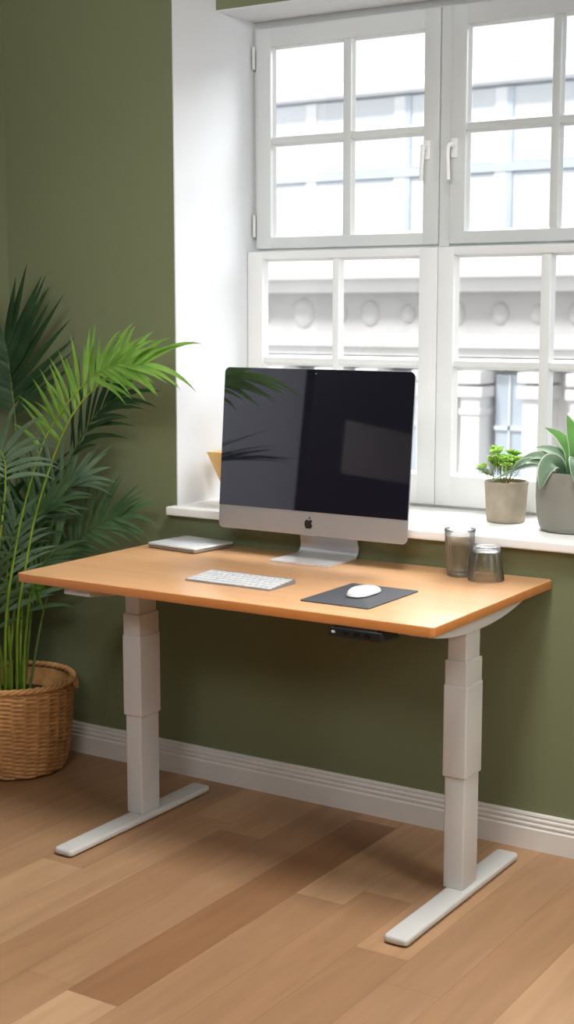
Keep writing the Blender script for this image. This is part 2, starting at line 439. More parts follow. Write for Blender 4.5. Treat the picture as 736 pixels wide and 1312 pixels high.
# fixed outer frame behind the sashes
bm = B()
FA, FB = YU+.018, 1.134
rbox(bm, OX0, .05, FA, FB, ST, SOF-.004); rbox(bm, 1.36, OX1, FA, FB, ST, SOF-.004)
rbox(bm, .672, .735, FA, FB, ST, SOF-.004); rbox(bm, OX0, OX1, FA+.0005, FB-.0005, 2.29, SOF-.004); rbox(bm, OX0, OX1, FA+.0005, FB-.0005, 1.6, 1.655)
rbox(bm, OX0, OX1, FA+.001, FB-.0005, ST-.02, .90)
rbox(bm, .686, .720, YU+.006, YU+.03, 1.62, 2.31, bev=.003)
rbox(bm, OX0, OX1, YLW+.012, YU+.03, ST-.001, .854)
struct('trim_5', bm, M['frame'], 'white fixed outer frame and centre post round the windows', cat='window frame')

# ---------------------------------------------------------------- desk
DW, DD, DH, DT = 1.2433, .6828, .74, .024
desk = thing('standing_desk', (DW/2, DD/2, 0), 'height adjustable desk with beech top and two white telescopic legs', 'desk')
bm = B(); slab(bm, rounded_rect(0, DW, 0, DD, .012, 5), DH-DT, DH, .0025, 3)
for f in bm.faces:
    if abs(f.normal.z) < .5: pass
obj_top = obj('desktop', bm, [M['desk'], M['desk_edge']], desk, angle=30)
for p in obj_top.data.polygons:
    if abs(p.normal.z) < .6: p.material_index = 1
def leg_set(xc):
    yc = .315
    w, d = .027, .041
    # foot
    bm = B(); slab(bm, rounded_rect(xc+.010-.031, xc+.010+.031, -.045, .585, .012, 5), 0.004, .022, .006, 3)
    ft = obj('foot', bm, M['steel'], desk)
    for y in (-.02, .56):
        bm = B(); lathe(bm, [(0, 0), (.012, 0), (.012, .0045), (0, .0045)], (xc+.010, y, 0), 20); obj('foot_pad', bm, M['black'], ft)
    bm = B(); rbox(bm, xc-w, xc+w, yc-d, yc+d, .022, .31, bev=.004, seg=3); lg = obj('leg', bm, M['steel'], desk)
    bm = B(); rbox(bm, xc-w-.0045, xc+w+.0045, yc-d-.0045, yc+d+.0045, .306, .537, bev=.004, seg=3); obj('leg_sleeve', bm, M['steel'], lg)
    bm = B(); rbox(bm, xc-w-.0025, xc+w+.0025, yc-d-.0025, yc+d+.0025, .535, .597, bev=.003, seg=3); obj('leg_collar', bm, M['steel'], lg)
    bm = B(); rbox(bm, xc-w+.0025, xc+w-.0025, yc-d+.002, yc+d-.002, .594, .69, bev=.003, seg=3); obj('inner_tube', bm, M['steel'], lg)
for xc in (1.167, .170): leg_set(xc)
# bowed support arms under each end
def arm(x0, x1, d0):
    bm = B(); n = 18; ring = []
    for k in range(n+1):
        u = k/n; y = .035+u*(.615-.035)
        dz = d0+(.044-d0)*(1-abs(2*u-1)**2.2)
        ring.append([bm.verts.new(p) for p in ((x0, y, DH-DT-.0005), (x1, y, DH-DT-.0005), (x1, y, DH-DT-dz), (x0, y, DH-DT-dz))])
    for a, b in zip(ring, ring[1:]):
        for k in range(4): bm.faces.new((a[k], a[(k+1) % 4], b[(k+1) % 4], b[k]))
    bm.faces.new(ring[0]); bm.faces.new(ring[-1][::-1])
    obj('support_arm', bm, M['steel'], desk, angle=30)
arm(1.135, 1.205, .010); arm(.136, .224, .024)
obj('cross_beam', boxes((.2, 1.14, .255, .285, DH-DT-.04, DH-DT-.0005), (.2, 1.14, .345, .375, DH-DT-.04, DH-DT-.0005), bev=.003), M['steel'], desk)
# control box at the front edge
bm = B(); pts = [(.978, -.006), (1.112, -.006), (1.124, .06), (.985, .06)]
slab(bm, pts, .690, .712, .003, 3)
rbox(bm, 1.0, 1.10, .0, .09, .708, DH-DT, bev=.002)
cp = obj('control_panel', bm, M['black'], desk, label='black control box with push buttons under the front edge')
for x in (1.022, 1.05, 1.078):
    bm = B(); rbox(bm, x-.007, x+.007, -.0085, -.004, .696, .706, bev=.001); obj('button', bm, M['black2'], cp)
bm = B(); rbox(bm, .9835, .9925, -.0075, -.004, .699, .7045, bev=.0005); obj('sticker', bm, M['pale'], cp, label='tiny pale label')

# ---------------------------------------------------------------- computer
imac = thing('desktop_computer', (.572, .585, DH), 'large black screen all-in-one computer with silver chin on the desk', 'computer')
# stand: bent plate
XS0, XS1 = .476, .666
prof = [(.507, 0), (.60, 0), (.648, .0005)]
for k in range(1, 9):
    a = PI/2*1.12*k/8; prof.append((.648+.028*math.sin(a), .028*(1-math.cos(a))))
y1, z1 = prof[-1]
for k in range(1, 9): prof.append((y1-.052*k/8*(1+.4*k/8)*.75, z1+.145*k/8))
bm = B(); th = .0055; L = []; n = len(prof)
for i, (y, z) in enumerate(prof):
    a, b = V(prof[max(i-1, 0)]), V(prof[min(i+1, n-1)]); t = (b-a).normalized(); nn = V((-t.y, t.x))
    wscale = 1 - .12*max(0, (i-10))/8
    xm = (XS0+XS1)/2; hw = (XS1-XS0)/2*wscale
    L.append([bm.verts.new((xm+s*hw, y+o*nn.x*th, DH+.0004+z+o*nn.y*th)) for s, o in ((-1, 0), (1, 0), (1, 1), (-1, 1))])
for a, b in zip(L, L[1:]):
    for k in range(4): bm.faces.new((a[k], a[(k+1) % 4], b[(k+1) % 4], b[k]))
bm.faces.new(L[0][::-1]); bm.faces.new(L[-1])
obj('stand', bm, M['stand'], imac, angle=30)
# display, built upright (u right, v up, w to the back) then leaned back
DX0, DX1, DZ0, DHH, TILT = .2715, .883, .8165, .4585, math.radians(5.0)
def disp(x, v, w=0):
    return (x, .55+v*math.sin(TILT)+w*math.cos(TILT), DZ0+v*math.cos(TILT)-w*math.sin(TILT))
CH = .066
bm = B()
slab(bm, rounded_rect(DX0, DX1, 0, DHH, .016, 8), 0, .006, .0015, 3, f=lambda x, y, z: disp(x, y, z))
# bulged back
n = 24; m = 16; grid = []
for j in range(m+1):
    row = []
    for i in range(n+1):
        u, v = -1+2*i/n, -1+2*j/m
        w = .006+.046*max(0, (1-abs(u)**2.4))*max(0, (1-abs(v)**2.4))
        uu, vv = u, v
        row.append(bm.verts.new(disp((DX0+DX1)/2+uu*(DX1-DX0)*.488, DHH*(.5+vv*.485), w)))
    grid.append(row)
for j in range(m):
    for i in range(n): bm.faces.new((grid[j][i], grid[j][i+1], grid[j+1][i+1], grid[j+1][i]))
obj('case', bm, M['alu'], imac, angle=50, label='silver aluminium case and chin')
bm = B()
pts = [p for p in rounded_rect(DX0+.0005, DX1-.0005, CH, DHH-.0005, .0155, 8)]
# square lower corners
pts = [p for p in pts if p[1] > CH+.02] + []
top = sorted(pts, key=lambda p: math.atan2(p[1]-.3, p[0]-.57))
outline = [(DX0+.0005, CH), (DX1-.0005, CH)] + [p for p in rounded_rect(DX0+.0005, DX1-.0005, CH, DHH-.0005, .0155, 8) if p[1] > DHH-.02]
slab(bm, outline, -.0012, .0006, 0, f=lambda x, y, z: disp(x, y, z))
sc = obj('screen', bm, M['screen'], imac, smooth=False, label='glossy black screen')
bm = B(); cxm = (DX0+DX1)/2
slab(bm, [(cxm+.0022*math.cos(2*PI*k/16), DHH-.012+0.0020*math.sin(2*PI*k/16)) for k in range(16)], -.0017, -.0010, 0, f=lambda x, y, z: disp(x, y, z))
obj('webcam', bm, M['mouse_base'], sc, smooth=False)
# fruit emblem on the chin
body = [(0, .72), (.10, .78), (.22, .82), (.34, .80), (.44, .72), (.37, .64), (.33, .54), (.33, .43), (.38, .32), (.47, .25), (.43, .13), (.35, .02), (.27, -.07), (.18, -.10), (.09, -.07), (0, -.05),
        (-.09, -.07), (-.18, -.10), (-.27, -.06), (-.36, .05), (-.43, .19), (-.47, .36), (-.46, .54), (-.40, .69), (-.31, .78), (-.21, .81), (-.10, .77)]
leaf = [(0.0, .86), (.01, .97), (.07, 1.07), (.17, 1.13), (.19, 1.13), (.18, 1.02), (.11, .92), (.03, .87)]
bm = B(); S = .0275; lx, lz = .575, .021
for poly in (body, leaf):
    slab(bm, [(lx+x*S, lz+z*S) for x, z in poly], -.0009, .0006, 0, f=lambda x, y, z: disp(x, y, z))
obj('logo', bm, M['logo'], imac, smooth=False, label='dark bitten apple emblem on the chin')

# ---------------------------------------------------------------- keyboard
kb = thing('keyboard', (.578, .212, DH), 'slim silver keyboard with white keys in front of the screen', 'keyboard')
kb.rotation_euler = (0, 0, math.radians(-.5))
def kz(y): return .0035+.0075*(y-.152)/.118        # wedge: rises to the back
bm = B()
pts = rounded_rect(.444, .712, .152, .272, .006, 4)
slab(bm, pts, 0, 1, 0)
for v in bm.verts: v.co.z = DH+.0003+(kz(v.co.y) if v.co.z > .5 else .0)
obj('keyboard_body', bm, M['key_deck'], kb, angle=30)
rows = [(.1565, .0175, [1.25, 1, 1.25, 1.3, 5.2, 1.3, 1, 1, 1, 1]), (.176, .0175, [2.3]+[1]*10+[2.3]), (.1955, .0175, [1.8]+[1]*11+[1.8]),
        (.215, .0175, [1.5]+[1]*12+[1.5-.0]), (.2345, .0175, [1]*13+[1.6]), (.254, .011, [1]*14)]
for y0, d, ws in rows:
    tot = sum(ws); x = .4475; un = (.709-.4475)/tot
    for w in ws:
        bm = B(); rbox(bm, x+.0016, x+w*un-.0016, y0, y0+d-.0032, 0, .0022, bev=.0007, seg=1)
        for v in bm.verts: v.co.z += DH+kz(v.co.y)-.0002
        obj('key', bm, M['key'], kb, smooth=False)
        x += w*un

# ---------------------------------------------------------------- mouse pad and mouse
pd = B(); slab(pd, rounded_rect(.836, 1.027, .090, .345, .006, 4), DH+.0002, DH+.0032, .001, 2)
tag(obj('mouse_pad', pd, M['pad']), 'thin charcoal mouse pad near the front edge of the desk', 'mouse pad')
ms = thing('computer_mouse', (.934, .232, DH+.0034), 'white low-profile mouse on the charcoal pad', 'mouse')
def dome(bm, cx, cy, z0, hw, hl, h, n=26, m=8, p=2.6, tiltk=.25):
    rings = []
    for j in range(m+1):
        a = PI/2*j/m; s = math.cos(a)**.75 if j < m else 0; z = h*math.sin(a)**.9
        if j == m: rings.append([bm.verts.new((cx, cy, z0+h))]); continue
        ring = []
        for k in range(n):
            t = 2*PI*k/n; c, q = math.cos(t), math.sin(t)
            x = hw*s*math.copysign(abs(c)**(2/p), c); y = hl*s*math.copysign(abs(q)**(2/p), q)
            ring.append(bm.verts.new((cx+x, cy+y, z0+z*(1-tiltk*y/hl*(.4+.6*s)))))
        rings.append(ring)
    for a, b in zip(rings, rings[1:]):
        for k in range(n):
            l = (k+1) % n
            if len(b) == 1: bm.faces.new((a[k], a[l], b[0]))
            else: bm.faces.new((a[k], a[l], b[l], b[k]))
    bm.faces.new(rings[0][::-1])
bm = B(); dome(bm, .934, .232, DH+.0065, .030, .060, .0185)
obj('mouse_shell', bm, M['mouse'], ms, angle=60)
bm = B(); slab(bm, [(.934+.0265*math.copysign(abs(math.cos(t))**.8, math.cos(t)), .232+.055*math.copysign(abs(math.sin(t))**.8, math.sin(t))) for t in [2*PI*k/28 for k in range(28)]], DH+.0035, DH+.0068, 0)
obj('mouse_base', bm, M['mouse_base'], ms)

# ---------------------------------------------------------------- closed laptop
lp = thing('laptop', (.143, .588, DH), 'small closed silver laptop at the back left of the desk', 'laptop')
lp.rotation_euler = (0, 0, math.radians(-7))
bm = B(); slab(bm, rounded_rect(.143-.096, .143+.096, .588-.084, .588+.084, .009, 5), DH+.0015, DH+.0085, .0025, 3); obj('base', bm, M['lap_base'], lp)
bm = B(); slab(bm, rounded_rect(.143-.097, .143+.097, .588-.085, .588+.085, .009, 5), DH+.0095, DH+.0155, .0025, 3); lid = obj('lid', bm, M['lap_top'], lp, label='pale silver lid')
bm = B(); rbox(bm, .143-.09, .143+.09, .588+.06, .588+.08, DH+.008, DH+.010); obj('hinge', bm, M['lap_base'], lp)
for sx in (-.08, .08):
    for sy in (-.07, .07):
        bm = B(); lathe(bm, [(0, 0), (.006, 0), (.006, .002), (0, .002)], (.143+sx, .588+sy, DH+.0001), 14); obj('rubber_foot', bm, M['black'], lp)

# ---------------------------------------------------------------- drinking glasses
gx, gy = 1.016, .597
gl = thing('water_glass', (gx, gy, DH), 'tall ribbed glass tumbler filled with water at the right end of the desk', 'glass')
rib = lambda a, z: 1+.022*math.cos(18*a)*(1 if .012 < z < .098 else 0)
out = [(0, .0005), (.026, .0005), (.031, .003), (.0325, .010)]
out += [(.0325+.0085*((z-.01)/.115)**.9 + (.0016*math.exp(-((z-.062)/.003)**2)), z) for z in [.014+.004*k for k in range(27)]]
out += [(.0420, .1245), (.0414, .1255), (.0405, .1245)]
inn = [(.0395-.0085*(1-(z-.01)/.115), z) for z in [.118, .10, .08, .06, .04, .02]] + [(.026, .011), (0, .0105)]
bm = B(); lathe(bm, out+inn, (gx, gy, DH), 144, rf=rib)
obj('tumbler', bm, M['glass_rib'], gl, angle=60)
bm = B(); lathe(bm, [(0, .0113)]+[(.0391-.0085*(1-(z-.01)/.115)+.0004, z) for z in (.014, .03, .05, .07, .09, .110)]+[(0, .110)], (gx, gy, DH), 64)
obj('water', bm, M['water'], gl, angle=40)
gx, gy = 1.100, .582
g2 = thing('small_glass', (gx, gy, DH), 'short clear glass turned upside down beside the tall tumbler', 'glass')
prof = [(.0465, .0008), (.0472, .003), (.046, .012), (.0415, .045), (.0375, .072), (.0360, .082), (.0345, .088), (.031, .0895), (0, .0895),
        (0, .0775), (.030, .0770), (.0340, .072), (.0388, .045), (.0438, .012), (.0447, .003), (.0450, .0008)]
bm = B(); lathe(bm, prof, (gx, gy, DH), 64, closed=False)
# join rim
bmesh.ops.remove_doubles(bm, verts=bm.verts, dist=1e-6)
bmesh.ops.holes_fill(bm, edges=[e for e in bm.edges if e.is_boundary], sides=0) if False else None
be = [e for e in bm.edges if e.is_boundary]
bmesh.ops.bridge_loops(bm, edges=be)
obj('glass_cup', bm, M['glass'], g2, angle=60)

# ---------------------------------------------------------------- wooden holder on the sill
wh = thing('wooden_holder', (.12, .86, ST), 'pale wooden flared holder mostly hidden behind the computer', 'holder')
bm = B()
def frus(b, t, z0, z1):
    return [bm.verts.new(((.146+sx*b), .87+sy*b*.8, z0)) for sx, sy in ((-1, -1), (1, -1), (1, 1), (-1, 1))], [bm.verts.new(((.146+sx*t), .87+sy*t*.8, z1)) for sx, sy in ((-1, -1), (1, -1), (1, 1), (-1, 1))]
ob, ot = frus(.038, .092, ST+.0004, ST+.158); ib, it = frus(.032, .084, ST+.010, ST+.158)
for k in range(4):
    l = (k+1) % 4
    bm.faces.new((ob[k], ob[l], ot[l], ot[k])); bm.faces.new((ib[l], ib[k], it[k], it[l])); bm.faces.new((ot[k], ot[l], it[l], it[k]))
bm.faces.new(ob[::-1]); bm.faces.new(ib)
obj('holder_box', bm, M['holder'], wh, smooth=False)

# ---------------------------------------------------------------- leaf builders
def ribbon(bm, pts, wfun, nrm, fold=.25, clampf=None):
    """leaf blade along pts, half width wfun(u), folded along the midrib"""
    n = len(pts); prev = None
    for i, p in enumerate(pts):
        t = (pts[min(i+1, n-1)]-pts[max(i-1, 0)]).normalized()
        s = t.cross(nrm)
        if s.length < 1e-3: s = t.cross(V((.3, .2, 1)))
        s.normalize(); nn = s.cross(t)
        w = wfun(i/(n-1))
        q = [p+s*w+nn*w*fold, p, p-s*w+nn*w*fold]
        if clampf: q = [clampf(a) for a in q]
        row = [bm.verts.new(a) for a in q]
        if prev:
            bm.faces.new((prev[0], prev[1], row[1], row[0])); bm.faces.new((prev[1], prev[2], row[2], row[1]))
        prev = row
def blade_w(W):
    return lambda u: W*(min(1, .35+u*3.2) if u < .25 else max(.02, (1-((u-.25)/.75)**1.7)))

def keep(p):
    p = V(p)
    p.x = max(p.x, XL+.012)
    if p.x < OX0+.01: p.y = min(p.y, YF-.006)
    # stay clear of the desktop
    if p.x > -.004 and p.y > 0 and p.y < DD+.01 and DH-.05 < p.z < DH+.006: p.z = DH+.008 if p.z > DH-.02 else DH-.055
    return p

# ---------------------------------------------------------------- basket
BX, BY = -.456, .452
bk = thing('wicker_basket', (BX, BY, 0), 'round brown wicker basket on the floor at the left', 'basket')
RB, RT, BH = .157, .186, .285
NS = 30; ROWS = 20; seg = NS*10; zr = 8
bm = B(); rings = []
nz = ROWS*zr
for j in range(nz+1):
    z = .008+(BH-.012)*j/nz; u = j/nz; row = int(min(u*ROWS, ROWS-1)); fr = u*ROWS-row
    R = RB+(RT-RB)*(u**.8)+.006*math.sin(u*PI)
    ring = []
    for k in range(seg):
        a = 2*PI*k/seg
        cellx = a*NS/(2*PI); ci = int(cellx+.5) if False else int(cellx); cf = cellx-ci
        band = row < 1 or row > ROWS-2
        sh = (.5 if ci % 2 else 0)+.25*(cf-.5)
        ff = (u*ROWS+sh) % 1.0
        pf = math.sqrt(max(0, 1-(2*ff-1)**2))
        mk = max(0, 1-min(cf, 1-cf)/.30); mk = mk*mk*(3-2*mk)
        if band: mk = 0
        r = R + mk*.0042 + (1-mk)*(.0040*pf-.0085*(1-pf))*(1 if not band else .7)
        ring.append(bm.verts.new((BX+r*math.cos(a), BY+r*math.sin(a), z)))
    rings.append(ring)
for a, b in zip(rings, rings[1:]):
    for k in range(seg): bm.faces.new((a[k], a[(k+1) % seg], b[(k+1) % seg], b[k]))
# inner wall and bottom
inner = []
for j in range(31):
    u = 1-j/30; z = .02+(BH-.024)*u; R = RB+(RT-RB)*(u**.8)-.009
    inner.append([bm.verts.new((BX+(R+.0015*math.sin(NS*2*PI*k/96+(j % 2)*PI))*math.cos(2*PI*k/96), BY+(R+.0015*math.sin(NS*2*PI*k/96+(j % 2)*PI))*math.sin(2*PI*k/96), z)) for k in range(96)])
for a, b in zip(inner, inner[1:]):
    for k in range(96): bm.faces.new((a[k], b[k], b[(k+1) % 96], a[(k+1) % 96]))
bm.faces.new(inner[-1])
bm.faces.new(rings[0][::-1])
obj('basket_body', bm, M['wicker'], bk, angle=180)
bm = B()
for s in range(3):      # braided rim: three strands wound round each other
    pts = []
    for k in range(241):
        a = 2*PI*k/240; ph = 16*a+s*2*PI/3
        R = RT+.001+.006*math.cos(ph); pts.append((BX+R*math.cos(a), BY+R*math.sin(a), BH+.004+.005*math.sin(ph)))
    tube(bm, pts, .0058, 7, cap=False)
obj('rim', bm, M['wicker'], bk, angle=180)
for a in (math.radians(43), math.radians(223)):
    d = V((math.cos(a), math.sin(a), 0)); s = V((-d.y, d.x, 0)); c = V((BX, BY, 0))
    bm = B()
    for o in (-.004, .004):
        pts = catmull([c+d*(RT-.002)+s*-.045+V((0, 0, BH-.01+o)), c+d*(RT+.012)+s*-.03+V((0, 0, BH-.022+o)), c+d*(RT+.014)+V((0, 0, BH-.028+o)), c+d*(RT+.012)+s*.03+V((0, 0, BH-.022+o)), c+d*(RT-.002)+s*.045+V((0, 0, BH-.01+o))], 20)
        tube(bm, pts, .0055, 7)
    obj('handle', bm, M['wicker'], bk, angle=180)

# ---------------------------------------------------------------- palm
palm = thing('potted_palm', (BX, BY, .03), 'tall feathery green palm growing from the wicker basket', 'plant')
bm = B(); lathe(bm, [(0, .025), (.13, .025), (.145, .20), (.15, .228), (.14, .232), (.12, .224), (.06, .232), (0, .228)], (BX, BY, 0), 40)
obj('soil', bm, M['soil'], palm)

def frond(ctrl, t0, nleaf, Lmax, W, mleaf, mstem, sideA, sideB, ang=(50, 22), droop=.35, rst=.0048, seed=0, prof=None, lift=0, b0=0.0, nseg=8, jit=1.0):
    """rachis through ctrl; leaflets both sides from t0 to the tip; sides are rough directions"""
    rn = random.Random(seed)
    P = catmull(ctrl, 60); N = len(P)-1
    bm = B()
    for sgn, sd in (('A', sideA), ('B', sideB)):
        sfun = sd if callable(sd) else (lambda u, q=sd: q)
        for k in range(nleaf):
            u = (k+.5)/nleaf; t = t0+(1-t0)*(u if sgn == 'A' else min(1, u+.3/nleaf)); x = t*N; i = min(int(x), N-1); f = x-i
            if sgn == 'B' and u < b0: continue
            sd = V(sfun(u)).normalized()
            p = P[i].lerp(P[i+1], f); tg = (P[min(i+2, N)]-P[max(i-1, 0)]).normalized()
            s = (sd-tg*sd.dot(tg)).normalized(); nn = tg.cross(s).normalized()
            a = math.radians(ang[0]+(ang[1]-ang[0])*u+rn.uniform(-6, 6)*jit)
            d = tg*math.cos(a)+s*math.sin(a)+nn*rn.uniform(-.12, .12)*jit+V((0, 0, lift))
            d.normalize()
            Lp = prof(u) if prof else (.55+.45*math.sin(PI*(.15+.75*u)))
            L = Lmax*Lp*rn.uniform(.88, 1.08); g = droop*rn.uniform(.7, 1.3)
            pts = [p.copy()]; cur = p.copy(); dd = d.copy()
            for q in range(nseg):
                dd = (dd+V((0, 0, -g/nseg*1.6*(q/nseg+.2)))).normalized(); cur = cur+dd*(L/nseg); pts.append(keep(cur))
            nr = nn if nn.z > 0 else -nn
            ribbon(bm, pts, blade_w(W*rn.uniform(.8, 1.1)), nr, .3, keep)
    fo = obj('frond', bm, mleaf, palm, angle=180)
    bm = B(); tube(bm, [keep(q) for q in P], lambda u: rst*(1-.72*u), 7)
    obj('stem', bm, mstem, fo, angle=180)
    return fo
LD, LM, LB, LBl = M['leaf_dark'], M['leaf_mid'], M['leaf_bright'], M['leaf_blue']
SG, SD = M['stem'], M['stem_dark']
S0 = .225
# dark frond against the back wall at the left
frond([(-.50, .50, S0), (-.515, .55, .684), (-.532, .575, 1.035), (-.558, .585, 1.22), (-.575, .58, 1.34)], .56, 12, .33, .0150, LD, SD, (1, .05, .35), (-.35, -1, .3), ang=(66, 26), droop=.05, seed=1)
# bright arching fronds leaning over towards the window
frond([(-.42, .43, S0), (-.35, .37, .50), (-.300, .36, .686), (-.250, .36, .855), (-.158, .36, 1.057), (-.07, .36, 1.175), (.061, .36, 1.262), (.165, .35, 1.288)], .56, 17, .20, .0078, LB, SG, lambda u: V((-1, -.25, .05)).lerp(V((.1, -.2, 1)), min(1, u*1.3)), (.5, -.5, -.8), ang=(64, 14), droop=.50, seed=2, prof=lambda u: .6+.5*u, b0=.5)
frond([(-.45, .41, S0), (-.38, .35, .50), (-.335, .345, .70), (-.288, .345, .86), (-.205, .345, 1.055), (-.115, .345, 1.165), (-.01, .34, 1.25), (.10, .33, 1.285)], .54, 16, .19, .0078, LB, SG, lambda u: V((-1, -.25, .05)).lerp(V((.1, -.2, 1)), min(1, u*1.3)), (.6, -.4, -.7), ang=(72, 18), droop=.45, seed=3, prof=lambda u: .6+.5*u, b0=.6)
# darker one behind them
frond([(-.43, .47, S0), (-.41, .53, .66), (-.31, .55, .93), (-.20, .55, 1.10), (-.07, .54, 1.19)], .55, 13, .24, .0085, LD, SD, (.2, .1, 1), (.6, -.4, -.7), ang=(45, 16), droop=.35, seed=4)
# low frond spreading to the right behind the desk corner
frond([(-.42, .48, S0), (-.40, .55, .52), (-.33, .57, .68), (-.20, .57, .78), (-.07, .56, .825)], .45, 15, .20, .0085, LM, SD, (.5, .0, 1), (.6, -.5, -.5), ang=(50, 14), droop=.3, seed=5)
frond([(-.46, .47, S0), (-.45, .52, .55), (-.40, .54, .75), (-.32, .55, .88), (-.24, .55, .93)], .45, 13, .22, .009, LBl, SD, (.4, .0, 1), (.7, -.4, -.4), ang=(55, 14), droop=.3, seed=6)
frond([(-.47, .44, S0), (-.46, .47, .50), (-.43, .48, .68), (-.37, .48, .80), (-.30, .48, .85)], .45, 12, .20, .009, LM, SG, (.4, -.1, 1), (.7, -.5, -.4), ang=(55, 14), droop=.35, seed=7)
# pale drooping fronds at the left edge
frond([(-.46, .40, S0), (-.40, .33, .50), (-.35, .30, .74), (-.31, .29, .92), (-.30, .27, 1.02), (-.33, .22, 1.06)], .62, 12, .22, .009, LBl, SG, (1, .4, .1), (-.8, -.6, .1), ang=(70, 30), droop=.75, seed=8)
frond([(-.48, .42, S0), (-.44, .34, .48), (-.42, .28, .68), (-.40, .22, .84), (-.40, .14, .92)], .5, 12, .22, .009, LM, SG, (1, .2, .2), (-.8, -.6, .1), ang=(62, 24), droop=.6, seed=9)
frond([(-.50, .43, S0), (-.50, .36, .45), (-.50, .28, .62), (-.49, .18, .75)], .45, 12, .22, .009, LM, SG, (1, .2, .3), (-.8, -.2, .2), ang=(60, 24), droop=.6, seed=10)
# fronds reaching back into the room, outside the frame but mirrored in the screen
frond([(-.50, .40, S0), (-.50, .25, .60), (-.49, .05, .85), (-.45, -.18, 1.0), (-.34, -.38, 1.06)], .5, 14, .34, .012, LD, SG, (1, .5, .3), (-.6, -.8, .4), ang=(60, 16), droop=.2, seed=11)
frond([(-.52, .44, S0), (-.54, .40, .65), (-.55, .26, .95), (-.53, .10, .96), (-.46, -.10, 1.02)], .55, 13, .28, .011, LD, SG, (1, .3, .3), (-.5, -.8, .3), ang=(50, 14), droop=.2, seed=12)
# lower bushy growth and bare stalks filling the clump
k = 0
for (x, y, z, tx, ty, tz, ml) in [(-.40, .50, .60, -.33, .52, .70, LM), (-.52, .50, .62, -.56, .48, .78, LM), (-.47, .38, .55, -.44, .30, .72, LM), (-.42, .40, .62, -.36, .38, .80, LBl),
                                  (-.50, .47, .72, -.50, .45, .92, LD), (-.44, .52, .74, -.40, .56, .92, LD), (-.53, .40, .60, -.58, .30, .78, LM)]:
    frond([(BX+(x-BX)*.4, BY+(y-BY)*.4, S0), ((BX+x)/2+.0, (BY+y)/2, z*.6), (x, y, z), (tx, ty, tz)], .5, 10, .19, .009, ml, SG, (.8, .3, .4), (-.8, -.4, .3), ang=(58, 20), droop=.5, seed=20+k); k += 1
# short leaf hanging below the desk edge
frond([(-.41, .45, S0), (-.37, .42, .42), (-.33, .40, .56), (-.29, .38, .615)], .8, 3, .10, .014, LB, SG, (.7, -.5, .2), (.5, -.2, -.8), ang=(60, 20), droop=.8, seed=30)

# ---------------------------------------------------------------- small potted plant on the sill
px, py = 1.0, .925
pp = thing('potted_plant', (px, py, ST), 'small concrete pot with a feathery bright green plant on the sill', 'potted plant', 'potted plants on the window sill')
bm = B(); lathe(bm, [(0, .0003), (.050, .0003), (.0535, .003), (.0545, .008), (.0605, .10), (.0618, .112), (.0608, .1155), (.0575, .1155), (.056, .112), (.0545, .095), (0, .095)], (px, py, ST), 56)
obj('pot', bm, M['concrete'], pp, angle=50)
bm = B(); lathe(bm, [(0, .0955), (.0535, .0955), (.0535, .104), (.035, .108), (.015, .105), (0, .108)], (px, py, ST), 32)
obj('soil', bm, M['grit'], pp)
rn = random.Random(4)
bs = B(); bl = B(); bpale = B(); bps = B()
def sprig(b_stem, b_leaf, base, tip, depth, r):
    base, tip = V(base), V(tip); mid = base.lerp(tip, .5)+V((rn.uniform(-1, 1), rn.uniform(-1, 1), .6))*.006*depth
    P = catmull([base, mid, tip], 6); tube(b_stem, P, lambda u: r*(1-.4*u), 5)
    d = (tip-base).normalized()
    if depth <= 1:
        for k in range(7):
            q0 = base.lerp(tip, rn.uniform(.25, 1)); a = rn.uniform(0, 2*PI)
            e = q0+(d*.7+V((math.cos(a), math.sin(a), rn.uniform(-.3, .6)))).normalized()*rn.uniform(.006, .010)
            ribbon(b_leaf, [q0.lerp(e, q/3) for q in range(4)], lambda u: .0017*math.sin(PI*(.15+.8*u)), V((rn.uniform(-1, 1), rn.uniform(-1, 1), .5)), .1)
    if depth == 0:
        for k in range(11):
            a = rn.uniform(0, 2*PI); o = V((math.cos(a), math.sin(a), rn.uniform(-.2, .9))).normalized()
            e = tip+o*rn.uniform(.006, .011); ribbon(b_leaf, [tip.lerp(e, q/3) for q in range(4)], lambda u: .0022*math.sin(PI*(.15+.8*u)), V((rn.uniform(-1, 1), rn.uniform(-1, 1), .5)), .1)
        return
    for k in range(4 if depth > 1 else 5):
        a = rn.uniform(0, 2*PI); sp = .55 if depth > 1 else .8
        o = (d+V((math.cos(a), math.sin(a), rn.uniform(-.2, .4)))*sp).normalized()
        sprig(b_stem, b_leaf, tip.lerp(base, rn.uniform(0, .35)), tip+o*rn.uniform(.010, .018)*(1.25 if depth > 1 else .75), depth-1, r*.6)
for k in range(15):
    a = 2*PI*k/15+rn.uniform(-.3, .3); rr = rn.uniform(.004, .018)
    b = (px+rr*math.cos(a)-.01, py+rr*math.sin(a), ST+.104); s = rn.uniform(.004, .034)
    sprig(bs, bl, b, (b[0]+s*math.cos(a), b[1]+s*math.sin(a), ST+.104+(.105-1.9*s)*rn.uniform(.5, 1)), 2, .0013)
sprig(bs, bl, (px, py, ST+.104), (px+.030, py+.018, ST+.152), 2, .0013)
sprig(bs, bl, (px, py, ST+.104), (px+.012, py+.010, ST+.172), 2, .0013)
st = obj('stems', bs, M['fern_stem'], pp, angle=180); tag(obj('foliage', bl, M['fern'], pp, angle=180))
sprig(bps, bpale, (px-.012, py-.008, ST+.106), (px-.060, py-.035, ST+.142), 1, .0009)
sprig(bps, bpale, (px-.012, py-.008, ST+.106), (px-.045, py-.03, ST+.138), 1, .0009)
tw = obj('dry_sprig', bpale, M['fern_pale'], pp, angle=180, label='pale thin sprig leaning left'); obj('stem', bps, M['fern_stem'], tw, angle=180)

